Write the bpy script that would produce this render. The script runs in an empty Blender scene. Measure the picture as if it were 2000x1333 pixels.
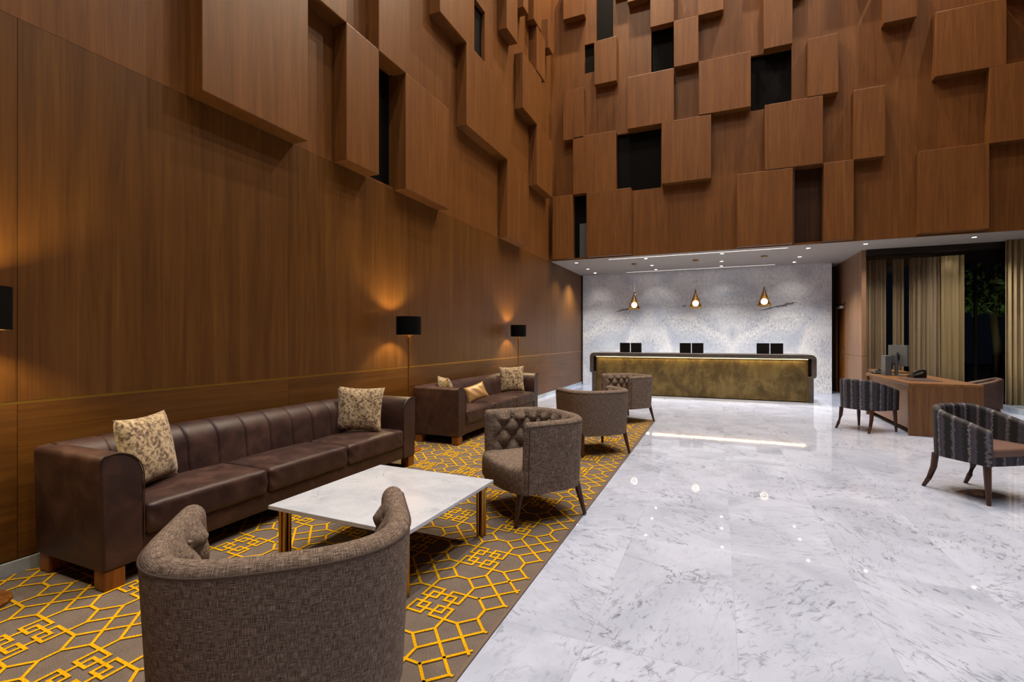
import bpy, bmesh, math, random
import numpy as np
from mathutils import Vector, Matrix

SC = bpy.context.scene
COL = SC.collection
PI = math.pi
random.seed(7)

# ------------------------------------------------------------------ camera, world, exposure
cam_d = bpy.data.cameras.new('camera')
cam = bpy.data.objects.new('camera', cam_d)
COL.objects.link(cam)
cam_d.sensor_width = 36.0
cam_d.lens = 940.0 / 2000.0 * 36.0
cam_d.shift_y = -4.5 / 2000.0
cam_d.clip_start = 0.05
cam_d.clip_end = 200
cam.location = (0, 0, 1.38)
cam.rotation_euler = (PI / 2, 0, math.radians(23.15))
SC.camera = cam

w = bpy.data.worlds.new('night_sky')
SC.world = w
w.use_nodes = True
w.node_tree.nodes['Background'].inputs[0].default_value = (0.012, 0.018, 0.035, 1)
w.node_tree.nodes['Background'].inputs[1].default_value = 0.12

SC.view_settings.view_transform = 'Standard'
SC.view_settings.look = 'None'
SC.view_settings.gamma = 1.0
SC.view_settings.use_curve_mapping = False
SC.view_settings.exposure = 0.28
SC.cycles.use_denoising = True
SC.cycles.max_bounces = 7
SC.cycles.use_adaptive_sampling = True
SC.cycles.adaptive_threshold = 0.06
SC.cycles.adaptive_min_samples = 16
SC.cycles.diffuse_bounces = 4
SC.cycles.sample_clamp_indirect = 6.0
SC.cycles.caustics_reflective = False
SC.cycles.caustics_refractive = False

# light levels (watts)
P_CENTRE = 690.0
P_WASH_BACK = 1450.0
P_WASH_LEFT = 660.0
P_SOFFIT = 92.0
C_CENTRE = (1.0, 0.96, 0.94)
C_WASH = (1.0, 0.82, 0.60)
C_SOFFIT = (1.0, 0.96, 0.91)
C_LAMP = (1.0, 0.80, 0.40)

# room planes (metres): camera stands at the origin
XL, XR = -3.79, 5.35
YB, YM, YR = 11.28, 14.25, -4.5
ZS, ZC = 3.29, 13.0
DEP = 0.19

# ------------------------------------------------------------------ materials
def lin(h):
    c = [int(h[i:i + 2], 16) / 255 for i in (0, 2, 4)]
    return tuple((v / 12.92 if v <= .04045 else ((v + .055) / 1.055) ** 2.4) for v in c) + (1,)

def mat(name):
    m = bpy.data.materials.new(name)
    m.use_nodes = True
    nt = m.node_tree
    b = nt.nodes['Principled BSDF']
    return m, nt, b

def nd(nt, t, **kw):
    n = nt.nodes.new(t)
    for k, v in kw.items():
        if k.startswith('i_'):
            n.inputs[k[2:].replace('_', ' ')].default_value = v
        else:
            setattr(n, k, v)
    return n

def lk(nt, a, b):
    nt.links.new(a, b)

def ramp(nt, fac, stops, interp='LINEAR'):
    r = nd(nt, 'ShaderNodeValToRGB')
    r.color_ramp.interpolation = interp
    e = r.color_ramp.elements
    while len(e) < len(stops):
        e.new(0.5)
    for i, (p, c) in enumerate(stops):
        e[i].position = p
        e[i].color = c if len(c) == 4 else tuple(c) + (1,)
    lk(nt, fac, r.inputs[0])
    return r.outputs[0]

def g(v):
    return (v, v, v, 1)

def coords(nt, scale=(1, 1, 1), rot=(0, 0, 0), src='Object', rnd=0.0):
    tc = nd(nt, 'ShaderNodeTexCoord')
    v = tc.outputs[src]
    if rnd:
        oi = nd(nt, 'ShaderNodeObjectInfo')
        mu = nd(nt, 'ShaderNodeVectorMath', operation='SCALE')
        mu.inputs[0].default_value = (rnd, rnd * 1.7, rnd * 2.3)
        lk(nt, oi.outputs['Random'], mu.inputs['Scale'])
        ad = nd(nt, 'ShaderNodeVectorMath', operation='ADD')
        lk(nt, v, ad.inputs[0]); lk(nt, mu.outputs[0], ad.inputs[1])
        v = ad.outputs[0]
    mp = nd(nt, 'ShaderNodeMapping')
    mp.inputs['Scale'].default_value = scale
    mp.inputs['Rotation'].default_value = rot
    lk(nt, v, mp.inputs[0])
    return mp.outputs[0]

def noise(nt, vec, scale, detail=4, rough=.5, dist=0.0):
    n = nd(nt, 'ShaderNodeTexNoise')
    n.inputs['Scale'].default_value = scale
    n.inputs['Detail'].default_value = detail
    n.inputs['Roughness'].default_value = rough
    n.inputs['Distortion'].default_value = dist
    lk(nt, vec, n.inputs['Vector'])
    return n.outputs['Fac']

def mixc(nt, f, a, b, blend='MIX'):
    m = nd(nt, 'ShaderNodeMix', data_type='RGBA', blend_type=blend)
    for s, v in ((m.inputs[0], f), (m.inputs[6], a), (m.inputs[7], b)):
        if isinstance(v, bpy.types.NodeSocket):
            lk(nt, v, s)
        else:
            s.default_value = v
    return m.outputs[2]

def mth(nt, op, a, b=0.0, c=None):
    m = nd(nt, 'ShaderNodeMath', operation=op)
    for i, v in enumerate((a, b, c)):
        if v is None:
            continue
        if isinstance(v, bpy.types.NodeSocket):
            lk(nt, v, m.inputs[i])
        else:
            m.inputs[i].default_value = v
    return m.outputs[0]

def bump(nt, b, h, strength=.2, dist=.01):
    n = nd(nt, 'ShaderNodeBump')
    n.inputs['Strength'].default_value = strength
    n.inputs['Distance'].default_value = dist
    lk(nt, h, n.inputs['Height'])
    lk(nt, n.outputs[0], b.inputs['Normal'])

def simple(name, hexc, rough=.5, metal=0.0, spec=.5, emit=None, es=0.0):
    m, nt, b = mat(name)
    b.inputs['Base Color'].default_value = lin(hexc)
    b.inputs['Roughness'].default_value = rough
    b.inputs['Metallic'].default_value = metal
    b.inputs['Specular IOR Level'].default_value = spec
    if emit:
        b.inputs['Emission Color'].default_value = emit if len(emit) == 4 else tuple(emit) + (1,)
        b.inputs['Emission Strength'].default_value = es
    return m

def wood(name, dark, midc, light, axis='Z', rough=.42, rnd=37.0, freq=1.0):
    m, nt, b = mat(name)
    a, lo = 11.0 * freq, .5 * freq
    sc = {'Z': (a, a, lo), 'Y': (a, lo, a), 'X': (lo, a, a)}[axis]
    v = coords(nt, sc, rnd=rnd)
    n1 = noise(nt, v, 1.0, 6, .62, 1.1)
    base = ramp(nt, n1, [(.28, lin(dark)), (.5, lin(midc)), (.74, lin(light))])
    f = 9
    v2 = coords(nt, tuple(s * (f if s > 1 * freq else 5.0) for s in sc), rnd=rnd)
    n2 = noise(nt, v2, 1.0, 4, .6)
    fine = ramp(nt, n2, [(.3, g(.62)), (.55, g(1.0))])
    c = mixc(nt, .6, base, fine, 'MULTIPLY')
    v3 = coords(nt, (.9, .9, .5), rnd=rnd)
    n3 = noise(nt, v3, 1.0, 3, .5)
    c = mixc(nt, .5, c, ramp(nt, n3, [(.3, g(.85)), (.7, g(1.1))]), 'MULTIPLY')
    lk(nt, c, b.inputs['Base Color'])
    b.inputs['Roughness'].default_value = rough
    b.inputs['Specular IOR Level'].default_value = .3
    bump(nt, b, n2, .06, .004)
    return m

M = {}
M['veneer'] = wood('veneer_vertical', '5d3819', '6b421c', '794d25')
M['veneer_low'] = wood('veneer_lower_wall', '4c2d0d', '5a3710', '6a451a', freq=.8)
M['veneer_h'] = wood('veneer_horizontal', '4c2e0e', '5c3912', '6c461a', axis='Y')
M['wood_desk'] = wood('wood_desk', '5e3a20', '76502c', '8a6238', axis='Y', rough=.35, freq=1.5)
M['wood_desk_end'] = wood('wood_desk_end', '563620', '6a482a', '7c5834', axis='Z', rough=.35, freq=1.5)
M['wood_leg'] = wood('wood_leg', '2c1a12', '43291c', '553524', axis='Z', rough=.35, freq=3)
M['wood_foot'] = wood('wood_foot', '5e3414', '84501f', '9a6228', axis='Z', rough=.4, freq=2)
M['dark_wood'] = wood('dark_wood', '24130a', '38200f', '462a16')
M['pink_wood'] = wood('stub_wall_wood', '7a5a42', '906b4e', '9f7a5a', rough=.4)
M['black_pane'] = simple('black_recess_pane', '0d0b0a', .6, 0, .05)
M['chrome'] = simple('chrome', 'b8b4ae', .18, 1)
M['brass'] = simple('brass', 'a87a3c', .28, 1)
M['brass_dark'] = simple('bronze_tube', 'ae8848', .3, 1)
M['gold_line'] = simple('gold_inlay', 'a07a30', .35, .8)
M['black_plastic'] = simple('black_plastic', '0c0b0b', .35, 0, .4)
M['screen'] = simple('dark_screen', '060607', .12, 0, .5)
M['silver'] = simple('silver_plastic', '54585d', .45, .2)
M['white_plastic'] = simple('white_plastic', 'd8d8d6', .4)
M['ceiling'] = simple('soffit_paint', 'a39a90', .7, 0, .2)
M['ceiling_dark'] = simple('high_ceiling_paint', '5c4a3c', .8, 0, .2)
M['wall_plain'] = simple('rear_wall_paint', '6a4a33', .7, 0, .2)
M['dark_gap'] = simple('shadow_gap', '140c08', .8, 0, .1)  # near-black that puts shade into the gap strip and desk slots
M['carpet_edge'] = simple('carpet_edge_trim', '6b5a4e', .5, .2)
M['shade_black'] = simple('lampshade_black', '030303', .7, 0, .1)
M['shade_gold'] = simple('lampshade_gold_lining', 'c89a4c', .4, .7)
M['bulb'] = simple('bulb_glow', 'ffffff', .5, 0, .5, (1, .72, .36), 12)
M['globe'] = simple('globe_glow', 'ffffff', .4, 0, .5, (1, .86, .7), 1.0)
M['led'] = simple('led_strip', 'ffffff', .5, 0, .5, (1, .74, .3), 1.8)
M['downlight'] = simple('downlight_lens', 'ffffff', .5, 0, .5, (1, .93, .82), 14)
M['slot_glow'] = simple('slot_diffuser', 'ffffff', .5, 0, .5, (1, .93, .84), 1.1)
M['frame_dark'] = simple('window_frame_bronze', '2a231c', .4, .5)
M['phone_red'] = simple('phone_screen', '14090c', .2)
M['asphalt'] = simple('night_paving', '3a3c38', .8)
M['leaf'] = simple('tree_leaf', '5d7a3a', .6)
M['bark'] = simple('tree_bark', '5a4c38', .8)
M['seat_leather'] = simple('brown_seat_leather', '6a5148', .38, 0, .45)

def mk_leather(name, a, b_, c):
    m, nt, b = mat(name)
    v = coords(nt, (1, 1, 1), rnd=11)
    n1 = noise(nt, v, 5, 6, .65, .4)
    n2 = noise(nt, v, 180, 3, .6)
    lk(nt, ramp(nt, n1, [(.3, lin(a)), (.52, lin(b_)), (.75, lin(c))]), b.inputs['Base Color'])
    lk(nt, ramp(nt, n1, [(.3, g(.42)), (.7, g(.58))]), b.inputs['Roughness'])
    b.inputs['Specular IOR Level'].default_value = .4
    bump(nt, b, n2, .12, .003)
    return m
M['leather'] = mk_leather('dark_brown_leather', '26171a', '3a2520', '523730')
M['desk_frame'] = mk_leather('dark_grey_brown_stone', '3a322c', '4a4139', '5a5048')
M['leather2'] = mk_leather('brown_chair_leather', '36251d', '463028', '584036')

def mk_tweed():
    m, nt, b = mat('brown_tweed')
    v1 = coords(nt, (680, 34, 1), src='UV', rnd=3)
    v2 = coords(nt, (34, 680, 1), src='UV', rnd=3)
    n1, n2 = noise(nt, v1, 1, 3, .6), noise(nt, v2, 1, 3, .6)
    s = mth(nt, 'ADD', n1, n2)
    s = mth(nt, 'MULTIPLY', s, .5)
    c = ramp(nt, s, [(.37, lin('2a2320')), (.49, lin('615349')), (.61, lin('a08d7f'))])
    lk(nt, c, b.inputs['Base Color'])
    b.inputs['Roughness'].default_value = .9
    b.inputs['Specular IOR Level'].default_value = .15
    bump(nt, b, s, .35, .003)
    return m
M['tweed'] = mk_tweed()
M['piping'] = simple('dark_piping', '473b34', .85, 0, .2)

def mk_stripe():
    m, nt, b = mat('striped_chenille')
    tc = nd(nt, 'ShaderNodeTexCoord')
    sp = nd(nt, 'ShaderNodeSeparateXYZ')
    lk(nt, tc.outputs['UV'], sp.inputs[0])
    vn = coords(nt, (30, 45, 1), src='UV')
    rag = mth(nt, 'MULTIPLY', mth(nt, 'SUBTRACT', noise(nt, vn, 1, 5, .75), .5), .10)
    u = mth(nt, 'ADD', sp.outputs[0], rag)
    u = mth(nt, 'FRACT', mth(nt, 'DIVIDE', u, .26))
    base = ramp(nt, u, [(0.0, lin('0c0a0d')), (.20, lin('0c0a0d')), (.24, lin('534d5a')), (.40, lin('3c3745')),
                        (.44, lin('9a959a')), (.48, lin('0e0c10')), (.60, lin('0e0c10')), (.66, lin('38333e')),
                        (.86, lin('28242e')), (.92, lin('7d777e')), (1.0, lin('0c0a0d'))])
    v2 = coords(nt, (70, 220, 1), src='UV')
    n2 = noise(nt, v2, 1, 4, .7)
    c = mixc(nt, .8, base, ramp(nt, n2, [(.32, g(.12)), (.64, g(1.0))]), 'MULTIPLY')
    lk(nt, c, b.inputs['Base Color'])
    b.inputs['Roughness'].default_value = .75
    bump(nt, b, n2, .4, .004)
    return m
M['stripe'] = mk_stripe()

def mk_marble(name, white, cloud, vein, sc=1.0, rnd=23.0, rough=.07, spec=.5, dens=.5):
    m, nt, b = mat(name)
    v = coords(nt, (sc, sc, sc), (0, 0, .5), rnd=rnd)
    n1 = noise(nt, v, 1.3, 6, .6, 1.0)
    c = ramp(nt, n1, [(.32, lin(cloud)), (.6, lin(white))])
    oi = nd(nt, 'ShaderNodeObjectInfo')
    vr = nd(nt, 'ShaderNodeVectorRotate', rotation_type='Z_AXIS')
    lk(nt, v, vr.inputs['Vector'])
    lk(nt, mth(nt, 'MULTIPLY', oi.outputs['Random'], 2.2), vr.inputs['Angle'])
    mpv = nd(nt, 'ShaderNodeMapping')
    mpv.inputs['Scale'].default_value = (5.5, 15, 10)
    lk(nt, vr.outputs[0], mpv.inputs[0])
    vs = mpv.outputs[0]
    n2 = noise(nt, vs, 1.9, 8, .75, .8)
    msk = noise(nt, v, 1.7, 3, .5, .4)
    dash = ramp(nt, n2, [(.53, g(0)), (.66, g(1))])
    mk = ramp(nt, msk, [(.40, g(.2)), (.60, g(1))])
    f = mth(nt, 'MULTIPLY', mth(nt, 'MULTIPLY', dash, mk), dens)
    c = mixc(nt, f, c, lin(vein))
    nv = noise(nt, v, 1.1, 9, .62, 1.6)
    ridge = mth(nt, 'ABSOLUTE', mth(nt, 'SUBTRACT', nv, .5))
    vn = ramp(nt, ridge, [(0.0, g(1)), (.011, g(0))])
    mk2 = ramp(nt, noise(nt, v, 2.3, 3, .5), [(.52, g(0)), (.66, g(1))])
    f2 = mth(nt, 'MULTIPLY', mth(nt, 'MULTIPLY', vn, mk2), .75)
    c = mixc(nt, f2, c, lin(vein))
    lk(nt, c, b.inputs['Base Color'])
    b.inputs['Roughness'].default_value = rough
    b.inputs['Specular IOR Level'].default_value = spec
    return m
M['marble_floor'] = mk_marble('white_marble_floor', 'b4bcd2', '9fa7bb', '50535f', dens=.8, rough=.03, spec=.14)
M['marble_table'] = mk_marble('white_marble_table', 'c8ced9', 'b4bbc9', '7c818d', sc=2.2, rough=.2, dens=.35)
M['marble_skirt'] = mk_marble('grey_marble_skirting', 'aab4be', '8b97a4', '5d6670', sc=1.5, rough=.2)

def mk_marble_wall():
    m, nt, b = mat('blue_grey_marble_wall')
    tc = nd(nt, 'ShaderNodeTexCoord')
    sp = nd(nt, 'ShaderNodeSeparateXYZ')
    lk(nt, tc.outputs['Object'], sp.inputs[0])
    px = mth(nt, 'PINGPONG', mth(nt, 'ADD', sp.outputs[0], 4.04), 2.2)
    cb = nd(nt, 'ShaderNodeCombineXYZ')
    lk(nt, px, cb.inputs[0]); lk(nt, sp.outputs[2], cb.inputs[2])
    def mp(s, r=(0, 0, 0)):
        n = nd(nt, 'ShaderNodeMapping')
        n.inputs['Scale'].default_value = s
        n.inputs['Rotation'].default_value = r
        lk(nt, cb.outputs[0], n.inputs[0])
        return n.outputs[0]
    v = mp((1, 1, 1))
    n1 = noise(nt, v, .95, 6, .6, 1.2)
    c = ramp(nt, n1, [(.32, lin('bcc3d0')), (.45, lin('d2d4da')), (.6, lin('eaeaea')), (.75, lin('d8d7d6'))])
    n2 = noise(nt, mp((16, 1, 9), (0, .2, 0)), 1.6, 7, .75, .5)
    mk = ramp(nt, noise(nt, v, 1.5, 4, .5, .5), [(.30, g(.2)), (.72, g(1))])
    f = mth(nt, 'MULTIPLY', mth(nt, 'MULTIPLY', ramp(nt, n2, [(.46, g(0)), (.62, g(1))]), mk), .7)
    c = mixc(nt, f, c, lin('70747c'))
    # pale rounded cloud in the stone, and the dark diagonal inclusions
    def seg(cx, cz, L, W, ang):
        dx = mth(nt, 'SUBTRACT', sp.outputs[0], cx)
        dz = mth(nt, 'SUBTRACT', sp.outputs[2], cz)
        ca, sa = math.cos(ang), math.sin(ang)
        uu = mth(nt, 'ADD', mth(nt, 'MULTIPLY', dx, ca), mth(nt, 'MULTIPLY', dz, sa))
        vv = mth(nt, 'SUBTRACT', mth(nt, 'MULTIPLY', dz, ca), mth(nt, 'MULTIPLY', dx, sa))
        wob = mth(nt, 'MULTIPLY', mth(nt, 'SUBTRACT', noise(nt, mp((9, 9, 9)), 1, 4, .6), .5), W * 3.0)
        vv = mth(nt, 'ADD', vv, wob)
        q = mth(nt, 'ADD', mth(nt, 'POWER', mth(nt, 'ABSOLUTE', mth(nt, 'DIVIDE', uu, L)), 1.4),
                mth(nt, 'ABSOLUTE', mth(nt, 'DIVIDE', vv, W)))
        return ramp(nt, q, [(.55, g(1)), (1.0, g(0))])
    for a in ((-2.55, 2.22, .30, .035, .22), (-.86, 2.3, .10, .02, .2), (1.26, 2.18, .34, .028, .24), (1.62, 2.26, .30, .055, .24)):
        c = mixc(nt, mth(nt, 'MULTIPLY', seg(*a), .85), c, lin('4b5059'))
    lk(nt, c, b.inputs['Base Color'])
    b.inputs['Roughness'].default_value = .3
    b.inputs['Specular IOR Level'].default_value = .35
    return m
M['marble_wall'] = mk_marble_wall()

def mk_patina():
    m, nt, b = mat('patinated_brass_sheet')
    v = coords(nt, (1, 1, .75))
    n1 = noise(nt, v, 2.8, 9, .74, .35)
    c = ramp(nt, n1, [(.3, lin('453820')), (.45, lin('65532e')), (.58, lin('867040')), (.75, lin('6c6344'))])
    n2 = noise(nt, coords(nt, (14, 14, 3)), 1, 5, .6)
    c = mixc(nt, .5, c, ramp(nt, n2, [(.3, g(.6)), (.65, g(1.1))]), 'MULTIPLY')
    lk(nt, c, b.inputs['Base Color'])
    b.inputs['Metallic'].default_value = .55
    lk(nt, ramp(nt, n1, [(.3, g(.55)), (.7, g(.36))]), b.inputs['Roughness'])
    return m
M['patina'] = mk_patina()

def mk_carpet(name, a, b_, sc, rough=.95):
    m, nt, b = mat(name)
    v = coords(nt)
    n1 = noise(nt, v, sc, 5, .75)
    n2 = noise(nt, v, 9, 4, .6)
    c = ramp(nt, n1, [(.36, lin(a)), (.64, lin(b_))])
    c = mixc(nt, .5, c, ramp(nt, n2, [(.3, g(.75)), (.7, g(1.15))]), 'MULTIPLY')
    lk(nt, c, b.inputs['Base Color'])
    b.inputs['Roughness'].default_value = rough
    b.inputs['Specular IOR Level'].default_value = .1
    bump(nt, b, n1, .5, .004)
    return m
M['carpet'] = mk_carpet('taupe_carpet', '554a42', '80736a', 230)
M['carpet_gold'] = mk_carpet('gold_carpet_yarn', 'b07a08', 'f0bc14', 160)
M['carpet_dark'] = mk_carpet('carpet_shadow_edge', '3a2812', '543a1a', 200)  # dark brown that stands in for the shadow edge of the gold lines

def mk_pillow():
    m, nt, b = mat('speckled_hide_cushion')
    v = coords(nt, (1, 1, 1), rnd=9)
    n1 = noise(nt, v, 38, 3, .6, .5)
    n2 = noise(nt, v, 12, 5, .7, .8)
    c = ramp(nt, n1, [(.36, lin('4f3a2a')), (.47, lin('8f7758')), (.56, lin('c4ad88')), (.75, lin('9e8662'))])
    c = mixc(nt, .55, c, ramp(nt, n2, [(.3, g(.6)), (.65, g(1.15))]), 'MULTIPLY')
    lk(nt, c, b.inputs['Base Color'])
    b.inputs['Roughness'].default_value = .8
    b.inputs['Sheen Weight'].default_value = .3
    bump(nt, b, n1, .3, .006)
    return m
M['pillow'] = mk_pillow()
M['pillow_gold'] = simple('gold_satin', 'b08a58', .38, .25)

def mk_curtain(name, a, b_):
    m, nt, b = mat(name)
    v = coords(nt, (14, 14, .25), rnd=5)
    c = ramp(nt, noise(nt, v, 1, 4, .6), [(.3, lin(a)), (.7, lin(b_))])
    lk(nt, c, b.inputs['Base Color'])
    b.inputs['Roughness'].default_value = .9
    b.inputs['Specular IOR Level'].default_value = .1
    return m
M['curtain'] = mk_curtain('beige_curtain', 'a08c70', 'baa688')
M['curtain2'] = mk_curtain('gold_beige_curtain', 'a8926a', 'c0aa80')

def mk_glass():
    m = bpy.data.materials.new('window_glass')
    m.use_nodes = True
    nt = m.node_tree
    nt.nodes.clear()
    out = nd(nt, 'ShaderNodeOutputMaterial')
    tr = nd(nt, 'ShaderNodeBsdfTransparent'); tr.inputs[0].default_value = (.92, .915, .90, 1)
    gl = nd(nt, 'ShaderNodeBsdfGlossy'); gl.inputs['Roughness'].default_value = .01
    fr = nd(nt, 'ShaderNodeFresnel'); fr.inputs[0].default_value = 1.5
    mx = nd(nt, 'ShaderNodeMixShader')
    ge = nd(nt, 'ShaderNodeNewGeometry')
    fac = mth(nt, 'MULTIPLY', fr.outputs[0], mth(nt, 'SUBTRACT', 1.0, ge.outputs['Backfacing']))   # one reflection, at the outer face
    lk(nt, fac, mx.inputs[0]); lk(nt, tr.outputs[0], mx.inputs[1]); lk(nt, gl.outputs[0], mx.inputs[2])
    lk(nt, mx.outputs[0], out.inputs[0])
    return m
M['glass'] = mk_glass()

# ------------------------------------------------------------------ mesh helpers
class MB:
    def __init__(s):
        s.v, s.f, s.uv = [], [], []
    def add(s, vs, fs, uvs=None):
        o = len(s.v)
        s.v += [tuple(p) for p in vs]
        s.f += [tuple(i + o for i in f) for f in fs]
        s.uv += list(uvs) if uvs is not None else [(p[0] + p[1] * .73, p[2] + p[1] * .31) for p in vs]
        return s
    def box(s, x0, x1, y0, y1, z0, z1):
        vs = [(x, y, z) for z in (z0, z1) for y in (y0, y1) for x in (x0, x1)]
        return s.add(vs, [(0, 2, 3, 1), (4, 5, 7, 6), (0, 1, 5, 4), (2, 6, 7, 3), (0, 4, 6, 2), (1, 3, 7, 5)])
    def grid(s, fn, nu, nv, cu=False, cv=False, uvf=None, flip=False):
        vs, uvs = [], []
        U, V = (nu if cu else nu + 1), (nv if cv else nv + 1)
        for j in range(V):
            for i in range(U):
                vs.append(fn(i / nu, j / nv))
                uvs.append(uvf(i / nu, j / nv) if uvf else (i / nu, j / nv))
        fs = []
        for j in range(nv):
            for i in range(nu):
                a, b = j * U + i, j * U + (i + 1) % U
                c, d = ((j + 1) % V) * U + (i + 1) % U, ((j + 1) % V) * U + i
                fs.append((a, d, c, b) if flip else (a, b, c, d))
        return s.add(vs, fs, uvs)
    def lathe(s, prof, cx=0, cy=0, n=24, cap0=True, cap1=True):
        k = len(prof)
        vs = [(cx + r * math.cos(2 * PI * i / n), cy + r * math.sin(2 * PI * i / n), z) for r, z in prof for i in range(n)]
        fs = [(j * n + i, j * n + (i + 1) % n, (j + 1) * n + (i + 1) % n, (j + 1) * n + i) for j in range(k - 1) for i in range(n)]
        if cap0: fs.append(tuple(range(n))[::-1])
        if cap1: fs.append(tuple((k - 1) * n + i for i in range(n)))
        return s.add(vs, fs)
    def tube(s, pts, rad, n=10, closed=False):
        pts = [Vector(p) for p in pts]
        k = len(pts)
        rr = rad if hasattr(rad, '__len__') else [rad] * k
        vs = []
        for i, p in enumerate(pts):
            a = pts[(i - 1) % k] if (closed or i > 0) else p
            b = pts[(i + 1) % k] if (closed or i < k - 1) else p
            t = (b - a).normalized()
            up = Vector((0, 0, 1)) if abs(t.z) < .95 else Vector((1, 0, 0))
            q = t.cross(up).normalized(); e = q.cross(t).normalized()
            for j in range(n):
                an = 2 * PI * j / n
                vs.append(p + (q * math.cos(an) + e * math.sin(an)) * rr[i])
        m = k if closed else k - 1
        fs = [(i * n + j, i * n + (j + 1) % n, ((i + 1) % k) * n + (j + 1) % n, ((i + 1) % k) * n + j) for i in range(m) for j in range(n)]
        if not closed:
            fs.append(tuple(range(n))[::-1]); fs.append(tuple((k - 1) * n + j for j in range(n)))
        return s.add(vs, fs)
    def prism(s, poly, a0, a1, plane='XZ'):
        # poly: counter-clockwise outline, extruded along the remaining axis
        n = len(poly)
        def P(p, a):
            return {'XZ': (p[0], a, p[1]), 'YZ': (a, p[0], p[1]), 'XY': (p[0], p[1], a)}[plane]
        vs = [P(p, a0) for p in poly] + [P(p, a1) for p in poly]
        fs = [tuple(range(n))[::-1], tuple(range(n, 2 * n))] + [(i, (i + 1) % n, n + (i + 1) % n, n + i) for i in range(n)]
        return s.add(vs, fs)
    def rbox(s, x0, x1, y0, y1, z0, z1, r, n=8, crown=0.0, fn=None):
        c = Vector(((x0 + x1) / 2, (y0 + y1) / 2, (z0 + z1) / 2))
        h = Vector(((x1 - x0) / 2, (y1 - y0) / 2, (z1 - z0) / 2))
        def cl(t, a):   # concentrate samples near the ends
            return math.sin(t * PI / 2) * a
        idx, vs = {}, []
        def vid(p):
            k = tuple(round(q, 5) for q in p)
            if k not in idx:
                idx[k] = len(vs); vs.append(p)
            return idx[k]
        fs = []
        for ax in range(3):
            for sg in (-1, 1):
                o = [(ax + 1) % 3, (ax + 2) % 3]
                gridv = []
                for j in range(n + 1):
                    row = []
                    for i in range(n + 1):
                        q = [0, 0, 0]
                        q[ax] = sg
                        q[o[0]] = math.sin((2 * i / n - 1) * PI / 2)
                        q[o[1]] = math.sin((2 * j / n - 1) * PI / 2)
                        p = Vector((q[0] * h[0], q[1] * h[1], q[2] * h[2]))
                        inn = Vector([max(-(h[k] - r), min(h[k] - r, p[k])) for k in range(3)])
                        d = p - inn
                        if d.length > 1e-9:
                            p = inn + d.normalized() * r
                        if crown and p.z > 0:
                            p.z += crown * (1 - (p.x / h.x) ** 2) * (1 - (p.y / h.y) ** 2)
                        if fn: p = fn(p, h)
                        row.append(vid(tuple(p + c)))
                    gridv.append(row)
                for j in range(n):
                    for i in range(n):
                        f = (gridv[j][i], gridv[j][i + 1], gridv[j + 1][i + 1], gridv[j + 1][i])
                        f = f if sg > 0 else f[::-1]
                        if len(set(f)) == 4: fs.append(f)
                        elif len(set(f)) == 3:
                            fs.append(tuple(dict.fromkeys(f)))
        return s.add(vs, fs)
    def mesh(s, name, material, smooth=False, angle=40):
        me = bpy.data.meshes.new(name)
        me.from_pydata(s.v, [], s.f)
        ul = me.uv_layers.new(name='UVMap')
        li = np.empty(len(me.loops), dtype=np.int32)
        me.loops.foreach_get('vertex_index', li)
        ul.data.foreach_set('uv', np.array(s.uv, dtype=np.float32)[li].ravel())
        if material: me.materials.append(M[material] if isinstance(material, str) else material)
        if smooth:
            me.polygons.foreach_set('use_smooth', [True] * len(me.polygons))
            me.set_sharp_from_angle(angle=math.radians(angle))
        me.update()
        return me
    def build(s, name, material, parent=None, smooth=False, angle=40, bevel=0, seg=2):
        o = bpy.data.objects.new(name, s.mesh(name, material, smooth, angle))
        COL.objects.link(o)
        if parent: o.parent = parent
        if bevel: bev(o, bevel, seg)
        return o

def bev(o, wd, seg=2):
    m = o.modifiers.new('bevel', 'BEVEL')
    m.width = wd; m.segments = seg; m.limit_method = 'ANGLE'; m.angle_limit = math.radians(40)
    m.harden_normals = False

def tag(o, label=None, cat=None, group=None, kind=None):
    if label: o['label'] = label
    if cat: o['category'] = cat
    if group: o['group'] = group
    if kind: o['kind'] = kind
    return o

def thing(name, label, cat, loc=(0, 0, 0), rz=0.0, group=None):
    o = bpy.data.objects.new(name, None)
    o.empty_display_size = .1
    COL.objects.link(o)
    o.location = loc
    o.rotation_euler = (0, 0, rz)
    return tag(o, label, cat, group)

def dup(root, loc, rz, label):
    r = root.copy(); COL.objects.link(r)
    r.location = loc; r.rotation_euler = (0, 0, rz); r['label'] = label
    for ch in list(root.children):
        c = ch.copy(); COL.objects.link(c); c.parent = r
        for gch in list(ch.children):
            d = gch.copy(); COL.objects.link(d); d.parent = c
    return r

def struct(name, mb, m, label=None, **kw):
    o = mb.build(name, m, None, **kw)
    return tag(o, label, None, None, 'structure')

def light(name, kind, loc, power, color, parent=None, rot=(0, 0, 0), **kw):
    d = bpy.data.lights.new(name, kind)
    d.energy = power; d.color = color
    for k, v in kw.items(): setattr(d, k, v)
    o = bpy.data.objects.new(name, d)
    COL.objects.link(o)
    o.location = loc; o.rotation_euler = rot
    if parent: o.parent = parent
    return o

# ------------------------------------------------------------------ high ceiling with its downlights
def ceiling_lamp(loc, power, col, rad, label, group, size=1.9, tilt=(0, 0, 0), lens=.09):
    t = thing('ceiling_downlight', label, 'downlight', loc, 0, group)
    MB().lathe([(lens + .03, -.012), (lens + .03, 0), (lens, 0), (lens, -.012)], n=20, cap0=False, cap1=False).build('trim_ring', 'chrome', t, True)
    MB().lathe([(lens, -.004), (.001, -.004)], n=20, cap0=False, cap1=False).build('lens', 'downlight', t)
    light('downlight_beam', 'SPOT', (0, 0, -.03), power, col, t, tilt, spot_size=size, spot_blend=.7, shadow_soft_size=rad)
    return t

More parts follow.
